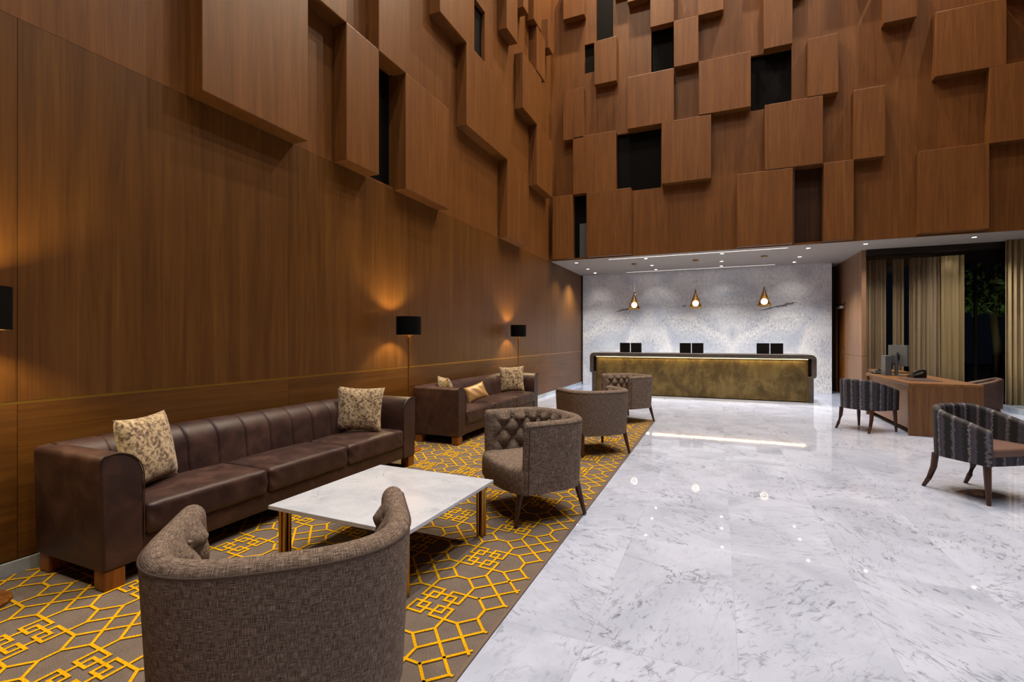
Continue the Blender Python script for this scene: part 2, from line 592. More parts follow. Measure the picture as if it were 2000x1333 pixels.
struct('ceiling', MB().box(XL - .3, XR + .3, YR - .3, YB + .3, ZC, ZC + .2), 'ceiling_dark', 'high brown ceiling far above the lobby')
ci = 0
rows = ['over the marble aisle', 'over the right-hand desks']
deps = ['far', 'middle', 'near', 'rearmost']
for iy, y in enumerate((7.5, 4.5, 1.4, -2.0)):
    for ix, x in enumerate((-.3, 2.7)):
        ceiling_lamp((x, y, ZC), P_CENTRE * (.65 if iy == 0 else 1.0), C_CENTRE, .14, 'large round ceiling downlight %s, %s row' % (rows[ix], deps[iy]),
                     'large downlights in the high ceiling', size=2.0, lens=.2)
for i, x in enumerate((-1.87, 1.46, 4.8)):
    ceiling_lamp((x, YB - 1.2, ZC), P_WASH_BACK, C_WASH, .06, 'small wall-washing downlight above the far block wall, %s of three' % ('leftmost', 'middle', 'rightmost')[i],
                 'wall washers along the far block wall', size=2.3)
for i, y in enumerate((10.1, 6.77, 3.44, .1)):
    ceiling_lamp((XL + 1.25, y, ZC), P_WASH_LEFT, C_WASH, .06, 'small wall-washing downlight above the left block wall, %s the far corner' % ('nearest', 'second from', 'third from', 'fourth from')[i],
                 'wall washers along the left block wall', size=2.3)

# ------------------------------------------------------------------ floor: marble tiles on a screed
fl = struct('floor', MB().box(XL - .3, XR + 2.5, YR - .3, 15.4, -.12, -.0031), 'marble_floor', 'white marble tiled floor with grey veins')
TX, TY = .63, 1.26
xs = [-.965, -.55] + [-.55 + TX * i for i in range(1, 11)]
xl = [XL, -3.07, -2.44, -1.81, -1.18, -.965]
tile_mesh = {}
def tile(x0, x1, y0, y1):
    wdt, dpt = round(x1 - x0 - .0007, 4), round(y1 - y0 - .0007, 4)
    k = (wdt, dpt)
    if k not in tile_mesh:
        tile_mesh[k] = MB().box(-wdt / 2, wdt / 2, -dpt / 2, dpt / 2, -.003, 0).mesh('tile', 'marble_floor')
    o = bpy.data.objects.new('tile', tile_mesh[k]); COL.objects.link(o)
    o.location = ((x0 + x1) / 2, (y0 + y1) / 2, 0); o.parent = fl
CY0, CY1 = -2.2, 8.45
ys = []
y = CY1 - TY * 9
while y < 15.2:
    ys.append(y); y += TY
for j, y in enumerate(ys):
    for i in range(len(xs) - 1):
        tile(xs[i], min(xs[i + 1], XR), y, min(y + TY, 15.1))
        if xs[i + 1] >= XR: break
    if y >= CY1 - .01:
        for i in range(len(xl) - 1):
            tile(xl[i], xl[i + 1], y, min(y + TY, 15.1))

# ------------------------------------------------------------------ carpet with raised gold lattice
cp = thing('carpet', 'taupe inlaid carpet with gold geometric lattice under the sofas', 'carpet')
CX0, CX1 = XL + .015, -.985
MB().box(CX0, CX1, CY0, CY1 - .01, -.003, .004).build('carpet_field', 'carpet', cp)
MB().prism([(CX0, CY1 - .01), (CX1, CY1 - .01), (CX1, CY0), (-.967, CY0), (-.967, CY1), (CX0, CY1)], -.003, .006, 'XY').build('edge_trim', 'carpet_edge', cp)
ux, uy = .0752, .0786
def quad_edges():
    a, b, c = .35, .97, 1.5
    q = [((0, b), (b, b)), ((b, 0), (b, b)), ((a, a), (b, a)), ((a, a), (a, b)), ((a, b), (a, c)), ((a, c), (c, c)),
         ((c, c), (c, a)), ((c, a), (b, a)), ((c, c), (2.5, c)), ((c, c), (c, 2.5)), ((2.5, c), (3.5, .5)), ((c, 2.5), (.5, 3.5)),
         ((0, 3.5), (.5, 3.5)), ((3.5, 0), (3.5, .5)), ((c, 2.5), (2.5, 3.5)), ((2.5, c), (3.5, 2.5)), ((2.5, 3.5), (3.5, 2.5))]
    return q
def carpet_lines(hw, z, dx, dy, name, m):
    mb = MB()
    seen = set()
    for kx in range(-6, 2):
        for ky in range(-9, 14):
            cx, cy = -1.347 + kx * 7 * ux, 2.159 + ky * 7 * uy
            for sx in (1, -1):
                for sy in (1, -1):
                    for (p, q) in quad_edges():
                        x0, y0 = cx + sx * p[0] * ux, cy + sy * p[1] * uy
                        x1, y1 = cx + sx * q[0] * ux, cy + sy * q[1] * uy
                        y0 -= .055 * (x0 + 1.347); y1 -= .055 * (x1 + 1.347)
                        key = (round((x0 + x1) / 2, 3), round((y0 + y1) / 2, 3))
                        if key in seen: continue
                        seen.add(key)
                        t0, t1 = 0.0, 1.0      # clip to the carpet field
                        for (lo, hi, s0, s1) in ((CX0 + .01, CX1 - .012, x0, x1), (CY0 + .02, CY1 - .03, y0, y1)):
                            d = s1 - s0
                            if abs(d) < 1e-9:
                                if s0 < lo or s0 > hi: t1 = -1
                                continue
                            ta, tb = sorted(((lo - s0) / d, (hi - s0) / d))
                            t0, t1 = max(t0, ta), min(t1, tb)
                        if t1 <= t0: continue
                        ax, ay, bx, by = x0 + (x1 - x0) * t0, y0 + (y1 - y0) * t0, x0 + (x1 - x0) * t1, y0 + (y1 - y0) * t1
                        L = math.hypot(bx - ax, by - ay)
                        if L < .002: continue
                        tx, ty = (bx - ax) / L, (by - ay) / L
                        e = hw * .9
                        ax -= tx * e; ay -= ty * e; bx += tx * e; by += ty * e
                        nx, ny = -ty * hw, tx * hw
                        zz = z + (len(mb.f) % 7) * .00004
                        mb.add([(ax + nx + dx, ay + ny + dy, zz), (ax - nx + dx, ay - ny + dy, zz), (bx - nx + dx, by - ny + dy, zz), (bx + nx + dx, by + ny + dy, zz)], [(0, 1, 2, 3)])
    o = mb.build(name, m, cp)
    o['kind'] = 'stuff'
    return o
carpet_lines(.0074, .0065, 0, 0, 'gold_lattice', 'carpet_gold')
carpet_lines(.0083, .0052, .0035, -.003, 'lattice_shadow_edge', 'carpet_dark')  # painted shadow edge, offset to one side of the gold lines

# ------------------------------------------------------------------ walls
def holed_wall(uv0, uv1, holes, put):
    us = sorted({uv0[0], uv1[0]} | {h[0] for h in holes} | {h[1] for h in holes})
    vs = sorted({uv0[1], uv1[1]} | {h[2] for h in holes} | {h[3] for h in holes})
    mb = MB()
    for a, b in zip(us[:-1], us[1:]):
        for c, d in zip(vs[:-1], vs[1:]):
            mu, mv = (a + b) / 2, (c + d) / 2
            if any(h[0] < mu < h[1] and h[2] < mv < h[3] for h in holes): continue
            put(mb, a, b, c, d)
    return mb

# back block wall ------------------------------------------------------
BW = [(-2.644, -2.251, 8.433, 9.95), (-1.387, -.901, 7.35, 8.40), (.635, 1.385, 6.167, 7.32), (-2.161, -1.175, 4.79, 6.14),
      (1.415, 1.93, 3.33, 4.84), (-3.195, -2.87, 3.33, 4.83), (-2.93, -2.70, 7.73, 8.417)]  # last one is a dark brown patch, built as a black pane
mb = holed_wall((XL, ZS), (XR, ZC), BW, lambda m, a, b, c, d: m.box(a, b, YB, YB + .30, c, d))
wb = struct('wall_back', mb, 'veneer', 'brown wood veneer wall of raised blocks above the reception')
for i, (a, b, c, d) in enumerate(BW):
    deep = YB + (.07 if i != 4 else .12)
    o = MB().box(a, b, deep, deep + .02, c, d).build('recess_pane', ('black_pane' if i != 4 else 'dark_wood'), wb)
    o['label'] = 'black pane set back between the blocks' if i != 4 else 'dark recessed wood panel between the blocks'
for x in (1.43, 1.915):
    MB().box(x - .012, x + .012, YB + .02, YB + .05, 3.33, 4.84).build('chrome_strip', 'chrome', wb)
MB().box(-3.06, -2.87, YB + .03, YB + .05, 3.33, 4.15).build('glass_strip', 'silver', wb)
BLK = [(-3.41, -2.895, 9.033, 10.0), (-2.651, -2.139, 7.31, 8.33), (-3.41, -2.905, 6.13, 7.32), (-1.895, -.887, 6.15, 7.32),
       (-.887, -.384, 7.335, 8.34), (-1.387, -.887, 8.335, 9.4), (-.384, .11, 8.335, 9.2), (.869, 1.378, 7.315, 8.75),
       (-.376, .628, 6.19, 7.335), (-1.146, -.13, 4.808, 6.165), (-3.169, -2.15, 4.808, 6.165), (.886, 1.902, 4.83, 6.165),
       (-3.681, -3.169, 3.303, 4.81), (-2.84, -1.809, 3.307, 4.81), (.365, 1.385, 3.303, 4.815), (1.911, 2.406, 3.303, 4.83),
       (3.409, 4.396, 3.32, 4.832), (2.404, 2.901, 4.826, 6.16), (1.642, 2.157, 6.18, 7.33), (3.648, 4.625, 6.158, 7.325),
       (2.877, 3.379, 7.327, 8.3), (4.396, 5.16, 4.82, 6.16), (-1.89, -1.43, 9.03, 9.8), (4.64, 5.2, 7.34, 8.35),
       (1.39, 1.64, 8.35, 9.4), (2.41, 2.86, 8.36, 9.1), (-.37, .11, 9.4, 10.1), (.63, 1.13, 9.0, 10.0), (-2.2, -1.9, 9.35, 10.2)]
for (a, b, c, d) in BLK:
    MB().box(a, b, YB - DEP, YB - .0005, c, d).build('panel', 'veneer', wb, bevel=.006)

# left wall ----------------------------------------------------------------
LW = [(4.35, 5.03, 3.30, 4.74), (7.24, 7.64, 5.9, 7.16)]
LTOP = 3.27
mb = holed_wall((YR, LTOP), (YM + .6, ZC), LW, lambda m, a, b, c, d: m.box(XL - .30, XL, a, b, c, d))
mb.box(XL - .30, XL - .012, YR, YM + .6, -.1, LTOP)
wl = struct('wall_left', mb, 'veneer', 'tall brown wood veneer wall with raised blocks along the sofas')
for (a, b, c, d) in LW:
    MB().box(XL - .09, XL - .07, a, b, c, d).build('recess_pane', 'black_pane', wl)
seams = [YR, -2.45, -.5, 1.46, 3.41, 5.37, 7.32, 9.28, 11.28, 13.2, YM + .55]
ZG0, ZG1 = .995, 1.012
for a, b in zip(seams[:-1], seams[1:]):
    MB().box(XL - .012, XL, a + .0015, b - .0015, ZG1, LTOP - .002).build('panel', 'veneer_low', wl)
    MB().box(XL - .012, XL, a + .0015, b - .0015, .085, ZG0).build('panel', 'veneer_h', wl)
MB().box(XL - .012, XL - .002, YR, YM + .55, ZG0, ZG1).build('gold_inlay', 'gold_line', wl)
LBK = [(2.434, 3.465, 3.268, 4.72), (3.981, 4.512, 3.275, 4.722), (5.031, 6.093, 3.268, 4.724), (6.626, 8.217, 4.717, 6.03),
       (8.18, 8.70, 7.155, 8.25), (8.983, 10.085, 6.03, 7.156), (9.798, 10.335, 7.2, 8.165), (8.213, 9.249, 3.279, 4.72),
       (9.798, 10.86, 4.721, 6.035), (10.586, 10.89, 8.131, 8.82), (4.508, 5.036, 4.716, 5.9), (5.845, 6.626, 6.0, 7.1),
       (9.01, 9.28, 8.08, 9.0), (9.61, 10.095, 8.2, 8.95), (3.47, 3.987, 4.716, 6.0), (-.2, .9, 3.268, 4.71), (1.1, 1.9, 4.72, 6.03),
       (7.1, 7.9, 7.9, 9.0), (3.0, 4.0, 6.3, 7.4)]
for (a, b, c, d) in LBK:
    MB().box(XL + .0005, XL + DEP, a, b, c, d).build('panel', 'veneer', wl, bevel=.006)
sk = struct('baseboard_left', MB().box(XL, XL + .014, YR, YM, -.01, .08), 'marble_skirt', 'low grey marble skirting along the left wood wall', bevel=.002)

# rear and right shell, behind and beside the camera -----------------------------
struct('wall_rear', MB().box(XL - .3, XR + .3, YR - .25, YR, -.1, ZC), 'wall_plain', 'plain brown wall behind the lobby lounge')
mb = MB().box(XR, XR + .25, YR, 12.0, 3.6, ZC)
wr = struct('wall_right', mb, 'wall_plain', 'plain brown upper wall above the street glazing')
MB().box(XR - .32, XR + .1, YR, 12.36, -.02, .105).build('window_sill', 'marble_skirt', wr, bevel=.006)
for i in range(9):
    y0 = YR + i * 1.83
    MB().box(XR + .02, XR + .08, y0, y0 + .06, .105, 3.6).build('mullion', 'frame_dark', wr)
    MB().box(XR + .045, XR + .055, y0 + .06, min(y0 + 1.83, 12.3), .105, 3.6).build('pane', 'glass', wr)

# soffit and marble wall -----------------------------------------------------------
so = struct('ceiling_soffit', MB().box(XL, XR + .2, YB + .02, 15.3, ZS - .004, ZS + .03), 'ceiling', 'low grey soffit over the reception with downlights')
struct('wall_marble', MB().box(XL + .03, 2.63, YM, YM + .12, .0, ZS), 'marble_wall', 'blue grey marble feature wall behind the reception')
struct('gap_shadow_strip_1', MB().box(XL, XL + .03, YM - .03, YM + .12, .0, ZS), 'dark_gap', 'dark vertical strip painted for the shaded gap beside the marble wall')  # solid dark strip; the gap's shade is in its colour
struct('wall_niche', MB().box(2.55, 3.1, 15.05, 15.15, 0, ZS).box(2.61, 2.63, YM + .12, 15.05, 0, ZS), 'dark_wood', 'dark wood niche at the end of the marble wall')
mb = MB().box(2.85, 2.93, 12.5, 13.98, 1.012, ZS).box(2.85, 2.93, 12.5, 13.98, 0, .995).box(2.85, 2.93, 13.98, 14.88, 2.24, ZS).box(2.85, 2.93, 14.88, 15.1, 0, ZS)
ws = struct('wall_stub', mb, 'pink_wood', 'short wood panelled wall with a door right of the marble wall')
MB().box(2.853, 2.92, 12.5, 13.98, .995, 1.012).build('gold_inlay', 'gold_line', ws)
d1 = tag(thing('door_1', 'narrow wooden door coloured amber for warm light, in the panelled wall beside reception', 'door', (2.85, 14.43, 0)), kind='structure')
MB().box(.02, .06, -.44, .44, .01, 2.22).build('door_leaf', 'wood_foot', d1, bevel=.003)  # amber wood on leaf and frame paints in the warm light
MB().box(-.015, .07, -.475, -.445, 0, 2.27).box(-.015, .07, .445, .475, 0, 2.27).box(-.015, .07, -.475, .475, 2.225, 2.27).build('door_frame', 'wood_foot', d1)
MB().box(-.05, .02, -.2, .1, 2.14, 2.20).build('door_closer', 'white_plastic', d1, bevel=.005)
hd = MB().tube([(-.03, -.36, .98), (-.03, -.36, 1.14)], .01).tube([(.02, -.36, .98), (-.03, -.36, .98)], .008).tube([(.02, -.36, 1.14), (-.03, -.36, 1.14)], .008).build('door_handle', 'chrome', d1, True)
del d1['category']

# glazing beside the stub wall, with curtains behind --------------------------------
g1 = struct('window_1', MB().box(2.93, XR, 12.44, 12.50, 3.16, ZS).box(2.93, XR, 12.46, 12.50, 0, .03), 'frame_dark', 'tall glass partition in front of the beige curtains')
for a, b in ((2.93, 4.12), (4.123, 5.2)):
    MB().box(a, b, 12.46, 12.472, .03, 3.16).build('pane', 'glass', g1)
MB().box(5.2, 5.225, 12.42, 12.50, 0, ZS).build('mullion', 'brass', g1)
g2 = struct('window_2', MB().box(2.93, 7.0, 13.38, 13.44, 3.0, ZS).box(2.93, 7.0, 13.38, 13.44, 0, .06).box(2.93, 2.97, 13.38, 13.44, 0, 3.0), 'frame_dark', 'street window with dark night outside')
for x in (3.95, 5.06, 6.2):
    MB().box(x, x + .045, 13.38, 13.44, .06, 3.0).build('mullion', 'frame_dark', g2)
for a, b in ((2.97, 3.95), (3.995, 5.06), (5.105, 6.2)):
    MB().box(a, b, 13.405, 13.415, .06, 3.0).build('pane', 'glass', g2)

def curtain(name, label, x0, x1, y, z0, z1, folds, amp, m, along='X', seed=1):
    rnd = random.Random(seed)
    ph = [rnd.random() * 6 for _ in range(4)]
    def fn(u, v):
        s = x0 + (x1 - x0) * u
        a = amp * (.75 + .25 * math.sin(5 * u + ph[0]))
        d = a * math.sin(2 * PI * folds * u + .7 * math.sin(2 * PI * u * folds * .37 + ph[1])) + .25 * a * math.sin(2 * PI * folds * 2.3 * u + ph[2])
        d *= (.8 + .2 * (1 - v))
        z = z0 + (z1 - z0) * v
        return (s, y + d, z) if along == 'X' else (y + d, s, z)
    o = MB().grid(fn, int(folds * 14), 4).build(name, m, None, True, 80)
    sd = o.modifiers.new('thick', 'SOLIDIFY'); sd.thickness = .004
    return tag(o, label, 'curtain')
curtain('curtain', 'beige curtain behind the glass, next to the panelled wall', 2.97, 3.40, 12.95, .02, 3.12, 6, .045, 'curtain', seed=2)
curtain('curtain', 'narrow beige curtain strip between two dark gaps', 3.53, 3.72, 13.0, .02, 3.12, 3, .04, 'curtain', seed=5)
curtain('curtain', 'wide beige curtain behind the glass, behind the wooden desk', 3.80, 4.34, 12.92, .02, 3.12, 6, .05, 'curtain', seed=8)
curtain('curtain', 'lighter beige curtain left of the dark night window', 4.32, 4.70, 12.86, .02, 3.12, 4, .04, 'curtain2', seed=11)
curtain('curtain', 'gold beige curtain at the right edge, standing above the sill', 5.10, 5.62, 12.28, .11, ZS - .01, 6, .05, 'curtain2', seed=14)

# outside: paving and a tree in the dark
struct('ground_outside', MB().box(-6, 30, 15.4, 40, -.3, -.2).box(XR + .4, 30, YR - 4, 15.4, -.3, -.2), 'asphalt', 'dark paving outside the window at night')
tr = thing('tree', 'dim green tree outside the dark night window', 'tree', (8.9, 22.0, -.2))
MB().tube([(0, 0, 0), (.05, 0, 1.2), (-.05, .05, 2.4), (.1, 0, 3.4)], [.16, .13, .11, .06], 10).tube([(-.05, .05, 2.2), (.8, .2, 3.2)], [.07, .03], 8).tube([(0, .05, 2.3), (-.7, -.2, 3.3)], [.07, .03], 8).build('trunk', 'bark', tr, True)
mbl = MB(); rnd = random.Random(3)
for i in range(1500):
    a, b_, r_ = rnd.random() * 2 * PI, rnd.random() * PI, rnd.random() ** .5
    c = Vector((math.cos(a) * math.sin(b_) * 1.7 * r_, math.sin(a) * math.sin(b_) * 1.5 * r_, 3.6 + math.cos(b_) * 1.2 * r_))
    e1 = Vector((rnd.uniform(-1, 1), rnd.uniform(-1, 1), rnd.uniform(-1, 1))).normalized() * .16
    e2 = Vector((rnd.uniform(-1, 1), rnd.uniform(-1, 1), rnd.uniform(-1, 1))).normalized() * .08
    mbl.add([c - e1, c + e2, c + e1, c - e2], [(0, 1, 2, 3)])
mbl.build('foliage', 'leaf', tr)['kind'] = 'stuff'
ul = thing('added_tree_light', 'small added uplight that brightens the tree outside', 'light', (8.2, 21.0, -.2))  # added unseen lamp that brightens the night tree
MB().lathe([(.07, 0), (.07, .12), (.05, .12)], n=16).build('housing', 'frame_dark', ul, True)
light('uplight_beam', 'SPOT', (0, 0, .2), 45, (.85, 1, .6), ul, (PI - .25, 0, 0), spot_size=1.6, spot_blend=.8, shadow_soft_size=.05)

# ------------------------------------------------------------------ soffit downlights and light slots
DLX = (-3.26, -1.57, .088, 1.748)
DLY = (11.74, 12.90, 13.74)
cols = ('leftmost column', 'second column from the left', 'third column from the left', 'fourth column from the left')
rws = ('front row', 'middle row', 'back row')
dl0 = None
def soffit_light(x, y, label, power=P_SOFFIT, size=2.0):
    t = thing('soffit_downlight', label, 'downlight', (x, y, ZS - .004), 0, 'downlights in the reception soffit')
    MB().lathe([(.055, -.006), (.055, 0), (.036, 0), (.036, -.006)], n=16, cap0=False, cap1=False).build('trim_ring', 'white_plastic', t, True)
    MB().lathe([(.036, -.003), (.0005, -.003)], n=16, cap0=False, cap1=False).build('lens', 'downlight', t)
    light('downlight_beam', 'SPOT', (0, 0, -.02), power, C_SOFFIT, t, spot_size=size, spot_blend=.75, shadow_soft_size=.04)
for i, x in enumerate(DLX):
    for j, y in enumerate(DLY):
        soffit_light(x, y, 'recessed soffit downlight, %s, %s' % (cols[i], rws[j]), P_SOFFIT * (.8, 2.7, .12)[j])
soffit_light(2.73, 11.67, 'lone soffit downlight in front of the panelled door wall', P_SOFFIT * .9, 2.4)
soffit_light(4.42, 11.70, 'lone soffit downlight above the curtains and wooden desk', P_SOFFIT * 1.0, 2.4)
soffit_light(4.43, 12.66, 'added downlight behind the glass partition, in place of a downlight reflection', P_SOFFIT * .03, 1.6)  # added lamp for the bright dot that a downlight's reflection makes in the glass
for y, lb in ((11.53, 'long recessed light slot along the front edge of the soffit'), (14.0, 'long recessed light slot close to the marble wall')):
    t = thing('linear_slot', lb, 'light slot', (-.53, y, ZS - .004))
    MB().box(-1.88, 1.88, -.035, -.027, -.006, .0).box(-1.88, 1.88, .027, .035, -.006, 0).build('slot_frame', 'white_plastic', t)
    MB().box(-1.88, 1.88, -.027, .027, -.003, 0).build('diffuser', 'slot_glow', t)

# pendants ---------------------------------------------------------------------
def pendant(x, label):
    t = thing('pendant_lamp', label, 'pendant lamp', (x, 12.45, 2.125), 0, 'pendant lamps over the reception')
    H = ZS - .004 - 2.125
    MB().lathe([(.07, H - .025), (.07, H), (.02, H)], n=20).build('ceiling_rose', 'brass_dark', t, True)
    MB().tube([(0, 0, .22), (0, 0, H - .02)], .005, 8).build('cord', 'white_plastic', t)
    # back half of a cone, open towards the lobby
    a0, a1 = math.radians(-12), math.radians(192)
    def fn(u, v):
        r = .012 + (.145 - .012) * (1 - v)
        a = a0 + (a1 - a0) * u
        return (r * math.cos(a), r * math.sin(a), .40 * v)
    o = MB().grid(fn, 24, 6).build('cone_shade', 'brass_dark', t, True)
    sd = o.modifiers.new('thick', 'SOLIDIFY'); sd.thickness = .004
    e = .145
    MB().tube([(-e, -.03, .004), (-.012, -.003, .4), (e, -.03, .004)], .006, 8).tube([(-e, -.03, .004), (e, -.03, .004)], .005, 8).build('rim_rod', 'brass', t, True)
    MB().tube([(0, 0, .40), (0, 0, .44)], .016, 10).build('top_cap', 'brass', t)
    MB().lathe([(.001, .035)] + [(.074 * math.sin(PI * k / 12), .109 - .074 * math.cos(PI * k / 12)) for k in range(1, 12)] + [(.001, .183)], cy=-.01, n=20, cap0=False, cap1=False).build('globe', 'globe', t, True)
    light('globe_light', 'POINT', (0, -.01, .109), 2.5, (1, .82, .6), t, shadow_soft_size=.08)
pendant(-1.948, 'brass cone pendant lamp with glowing globe, leftmost of the three')
pendant(-.494, 'brass cone pendant lamp with glowing globe, middle of the three')
pendant(.981, 'brass cone pendant lamp with glowing globe, rightmost of the three')

# ------------------------------------------------------------------ reception desk
rd = thing('reception_desk', 'long reception desk with patinated brass front and dark rounded frame', 'desk', (-.52, 12.0, 0))
hw_ = 2.46
def arc(cx, cz, r, a0, a1, n=6):
    return [(cx + r * math.cos(a0 + (a1 - a0) * i / n), cz + r * math.sin(a0 + (a1 - a0) * i / n)) for i in range(n + 1)]
poly = []
poly += arc(hw_ - .1, .93, .1, 0, PI / 2)
poly += arc(-hw_ + .1, .93, .1, PI / 2, PI)
poly += arc(-hw_ + .05, .58, .05, PI, 1.5 * PI, 4)
poly += [(-hw_ + .055, .53), (-hw_ + .055, 0), (-hw_ + .155, 0), (-hw_ + .155, .56), (-hw_ + .10, .56), (-hw_ + .09, .58), (-hw_ + .09, .93), (-hw_ + .11, .945)]
poly += [(-a, b) for a, b in poly[::-1] if False]
right = [(hw_ - .11, .945), (hw_ - .09, .93), (hw_ - .09, .58), (hw_ - .10, .56), (hw_ - .155, .56), (hw_ - .155, 0), (hw_ - .055, 0), (hw_ - .055, .53)] + arc(hw_ - .05, .58, .05, -PI / 2, 0, 4)
poly += right
MB().prism(poly[::-1], -.02, .82).build('desk_frame', 'desk_frame', rd, bevel=.006)
M_dark = None
fx0 = -hw_ + .155
npan = 4
for i in range(npan):
    a = fx0 + (2 * (hw_ - .155)) * i / npan
    b = fx0 + (2 * (hw_ - .155)) * (i + 1) / npan
    MB().box(a + .0008, b - .0008, .03, .05, .02, .925).build('brass_panel', 'patina', rd)
MB().box(fx0, fx0 + .012, .015, .05, .0, .93).build('edge_strip', 'brass', rd)
MB().box(-fx0 - .012, -fx0, .015, .05, .0, .93).build('edge_strip', 'brass', rd)
MB().box(fx0, -fx0, .012, .030, .926, .938).build('led_strip', 'led', rd)
MB().box(fx0, -fx0, .05, .06, 0, .93).build('seam_light_stop', 'dark_gap', rd)  # added unseen board that stops light coming through the panel seams
for sx in (-1, 1):
    MB().box(*sorted((sx * (hw_ - .154), sx * (hw_ - .091))), .03, .80, .565, .94).build('slot_shade_filler', 'dark_gap', rd)  # dark filler box paints the shade inside the slot
MB().box(fx0, -fx0, .06, .70, .70, .74).build('worktop', 'wood_desk', rd)
light('led_light', 'AREA', (0, .004, .918), 17, (1, .70, .26), rd, (math.radians(-35), 0, 0), shape='RECTANGLE', size=4.5, size_y=.02)

def monitor_pair(x, n):
    for k, s in enumerate((-1, 1)):
        t = thing('monitor', 'black desk monitor on the reception desk, %s of the %s pair' % (('left one', 'right one')[k], ('left', 'middle', 'right')[n]), 'monitor',
                  (x + s * .14, 12.5, .74), s * .18, 'monitors behind the reception counter')
        MB().box(-.132, .132, -.012, .012, .17, .535).build('housing', 'black_plastic', t, bevel=.004)
        MB().box(-.124, .124, .012, .014, .18, .525).build('screen', 'screen', t)
        MB().box(-.02, .02, -.03, -.012, .01, .3).build('stand_neck', 'black_plastic', t)
        MB().box(-.09, .09, -.08, .07, 0, .012).build('stand_base', 'black_plastic', t, bevel=.003)
        MB().box(-.125, .125, -.014, -.0125, .172, .18).build('bottom_edge', 'silver', t)
for n, x in enumerate((-2.05, -.59, 1.10)):
    monitor_pair(x, n)

# ------------------------------------------------------------------ sofas
def make_sofa(name, label, loc, L, channels):
    t = thing(name, label, 'sofa', loc)
    h = L / 2
    MB().rbox(-.31, .335, -h + .03, h - .03, .105, .25, .02, 6).build('base_rail', 'leather', t, True)
    for s in (-1, 1):
        out = [(h, .105), (h + .012, .70)] + arc(h - .02, .705, .032, 0, PI / 2, 4) + [(h - .06, .742)]
        out += [(h - .06 - .142 * math.sin(a), .59 + .152 * math.cos(a)) for a in [PI / 2 * i / 8 for i in range(1, 9)]]
        out += [(h - .203, .22), (h - .195, .105)]
        pl = [(s * a, b) for a, b in out]
        if s < 0: pl = pl[::-1]
        MB().prism(pl, -.34, .345, 'YZ').build('arm', 'leather', t, True, 50, bevel=.012)
        # welt along the front edge of the arm
        MB().tube([(.346, s * a, b) for a, b in out[1:-1]], .004, 6).build('arm_welt', 'leather', t, True)
    # backrest, channel stitched
    prof = [(-.34, .12), (-.345, .70), (-.335, .73), (-.31, .745), (-.26, .746)]
    prof += [(-.26 + .135 * math.sin(a), .60 + .146 * math.cos(a)) for a in [PI / 2 * i / 8 for i in range(1, 9)]]
    prof += [(-.115, .5), (-.10, .40), (-.095, .30)]
    n = len(prof) - 1
    W = L - .12
    cw = W / channels
    nu = channels * 10
    def fn(u, v):
        k = min(n - 1, int(v * n + 1e-6)); f = v * n - k
        x = prof[k][0] + (prof[k + 1][0] - prof[k][0]) * f
        z = prof[k][1] + (prof[k + 1][1] - prof[k][1]) * f
        y = -W / 2 + W * u
        fr = (u * channels) % 1.0
        d = min(fr, 1 - fr) * cw
        if .15 < u * 0 + v and 0 < u < 1:
            gdep = .011 * math.exp(-(d / .007) ** 2) - .0025 * (1 - (2 * abs(fr - .5)) ** 2)
            if k >= 3:
                a = min(1.0, max(0.0, (k - 3) / 3))
                x -= gdep * (.4 + .6 * a); z -= gdep * (1 - .7 * a)
        return (x, y, z)
    us = sorted({i / nu for i in range(nu + 1)} | {min(1, max(0, (i + e) / channels)) for i in range(channels + 1) for e in (-.08, -.04, 0, .04, .08)})
    vs = [fn(u, j / n) for j in range(n + 1) for u in us]
    m = len(us)
    fs = [(j * m + i, j * m + i + 1, (j + 1) * m + i + 1, (j + 1) * m + i) for j in range(n) for i in range(m - 1)]
    fs += [tuple(j * m for j in range(n + 1)), tuple(j * m + m - 1 for j in range(n + 1))[::-1]]
    MB().add(vs, fs).build('backrest', 'leather', t, True, 60)
    cwid = (L - .41) / 3
    rnd = random.Random(int(L * 1000) + channels)
    for i in range(3):
        y0 = -(L - .41) / 2 + cwid * i
        ph = rnd.random() * 6
        def wr(p, hh, ph=ph):
            if p.x > hh.x * .7:    # creases on the front face
                p = Vector((p.x + .004 * math.sin(p.y * 55 + p.z * 60 + ph) + .003 * math.sin(p.y * 23 + ph), p.y, p.z))
            return p
        MB().rbox(-.16, .36, y0 + .003, y0 + cwid - .003, .235, .418, .035, 22, .02, wr).build('seat_cushion', 'leather', t, True, 60)
    for sx in (-.27, .29):
        for sy in (-1, 1):
            MB().box(sx - .05, sx + .05, sy * (h - .06) - .05, sy * (h - .06) + .05, 0, .105).build('foot', 'wood_foot', t, bevel=.004)
    return t
make_sofa('leather_sofa', 'long dark brown leather sofa nearest the camera, behind the marble coffee table', (-3.385, 2.965, .0068), 2.90, 12)
make_sofa('leather_sofa', 'dark brown leather sofa further back, towards the reception', (-3.40, 6.88, .0068), 2.96, 3)

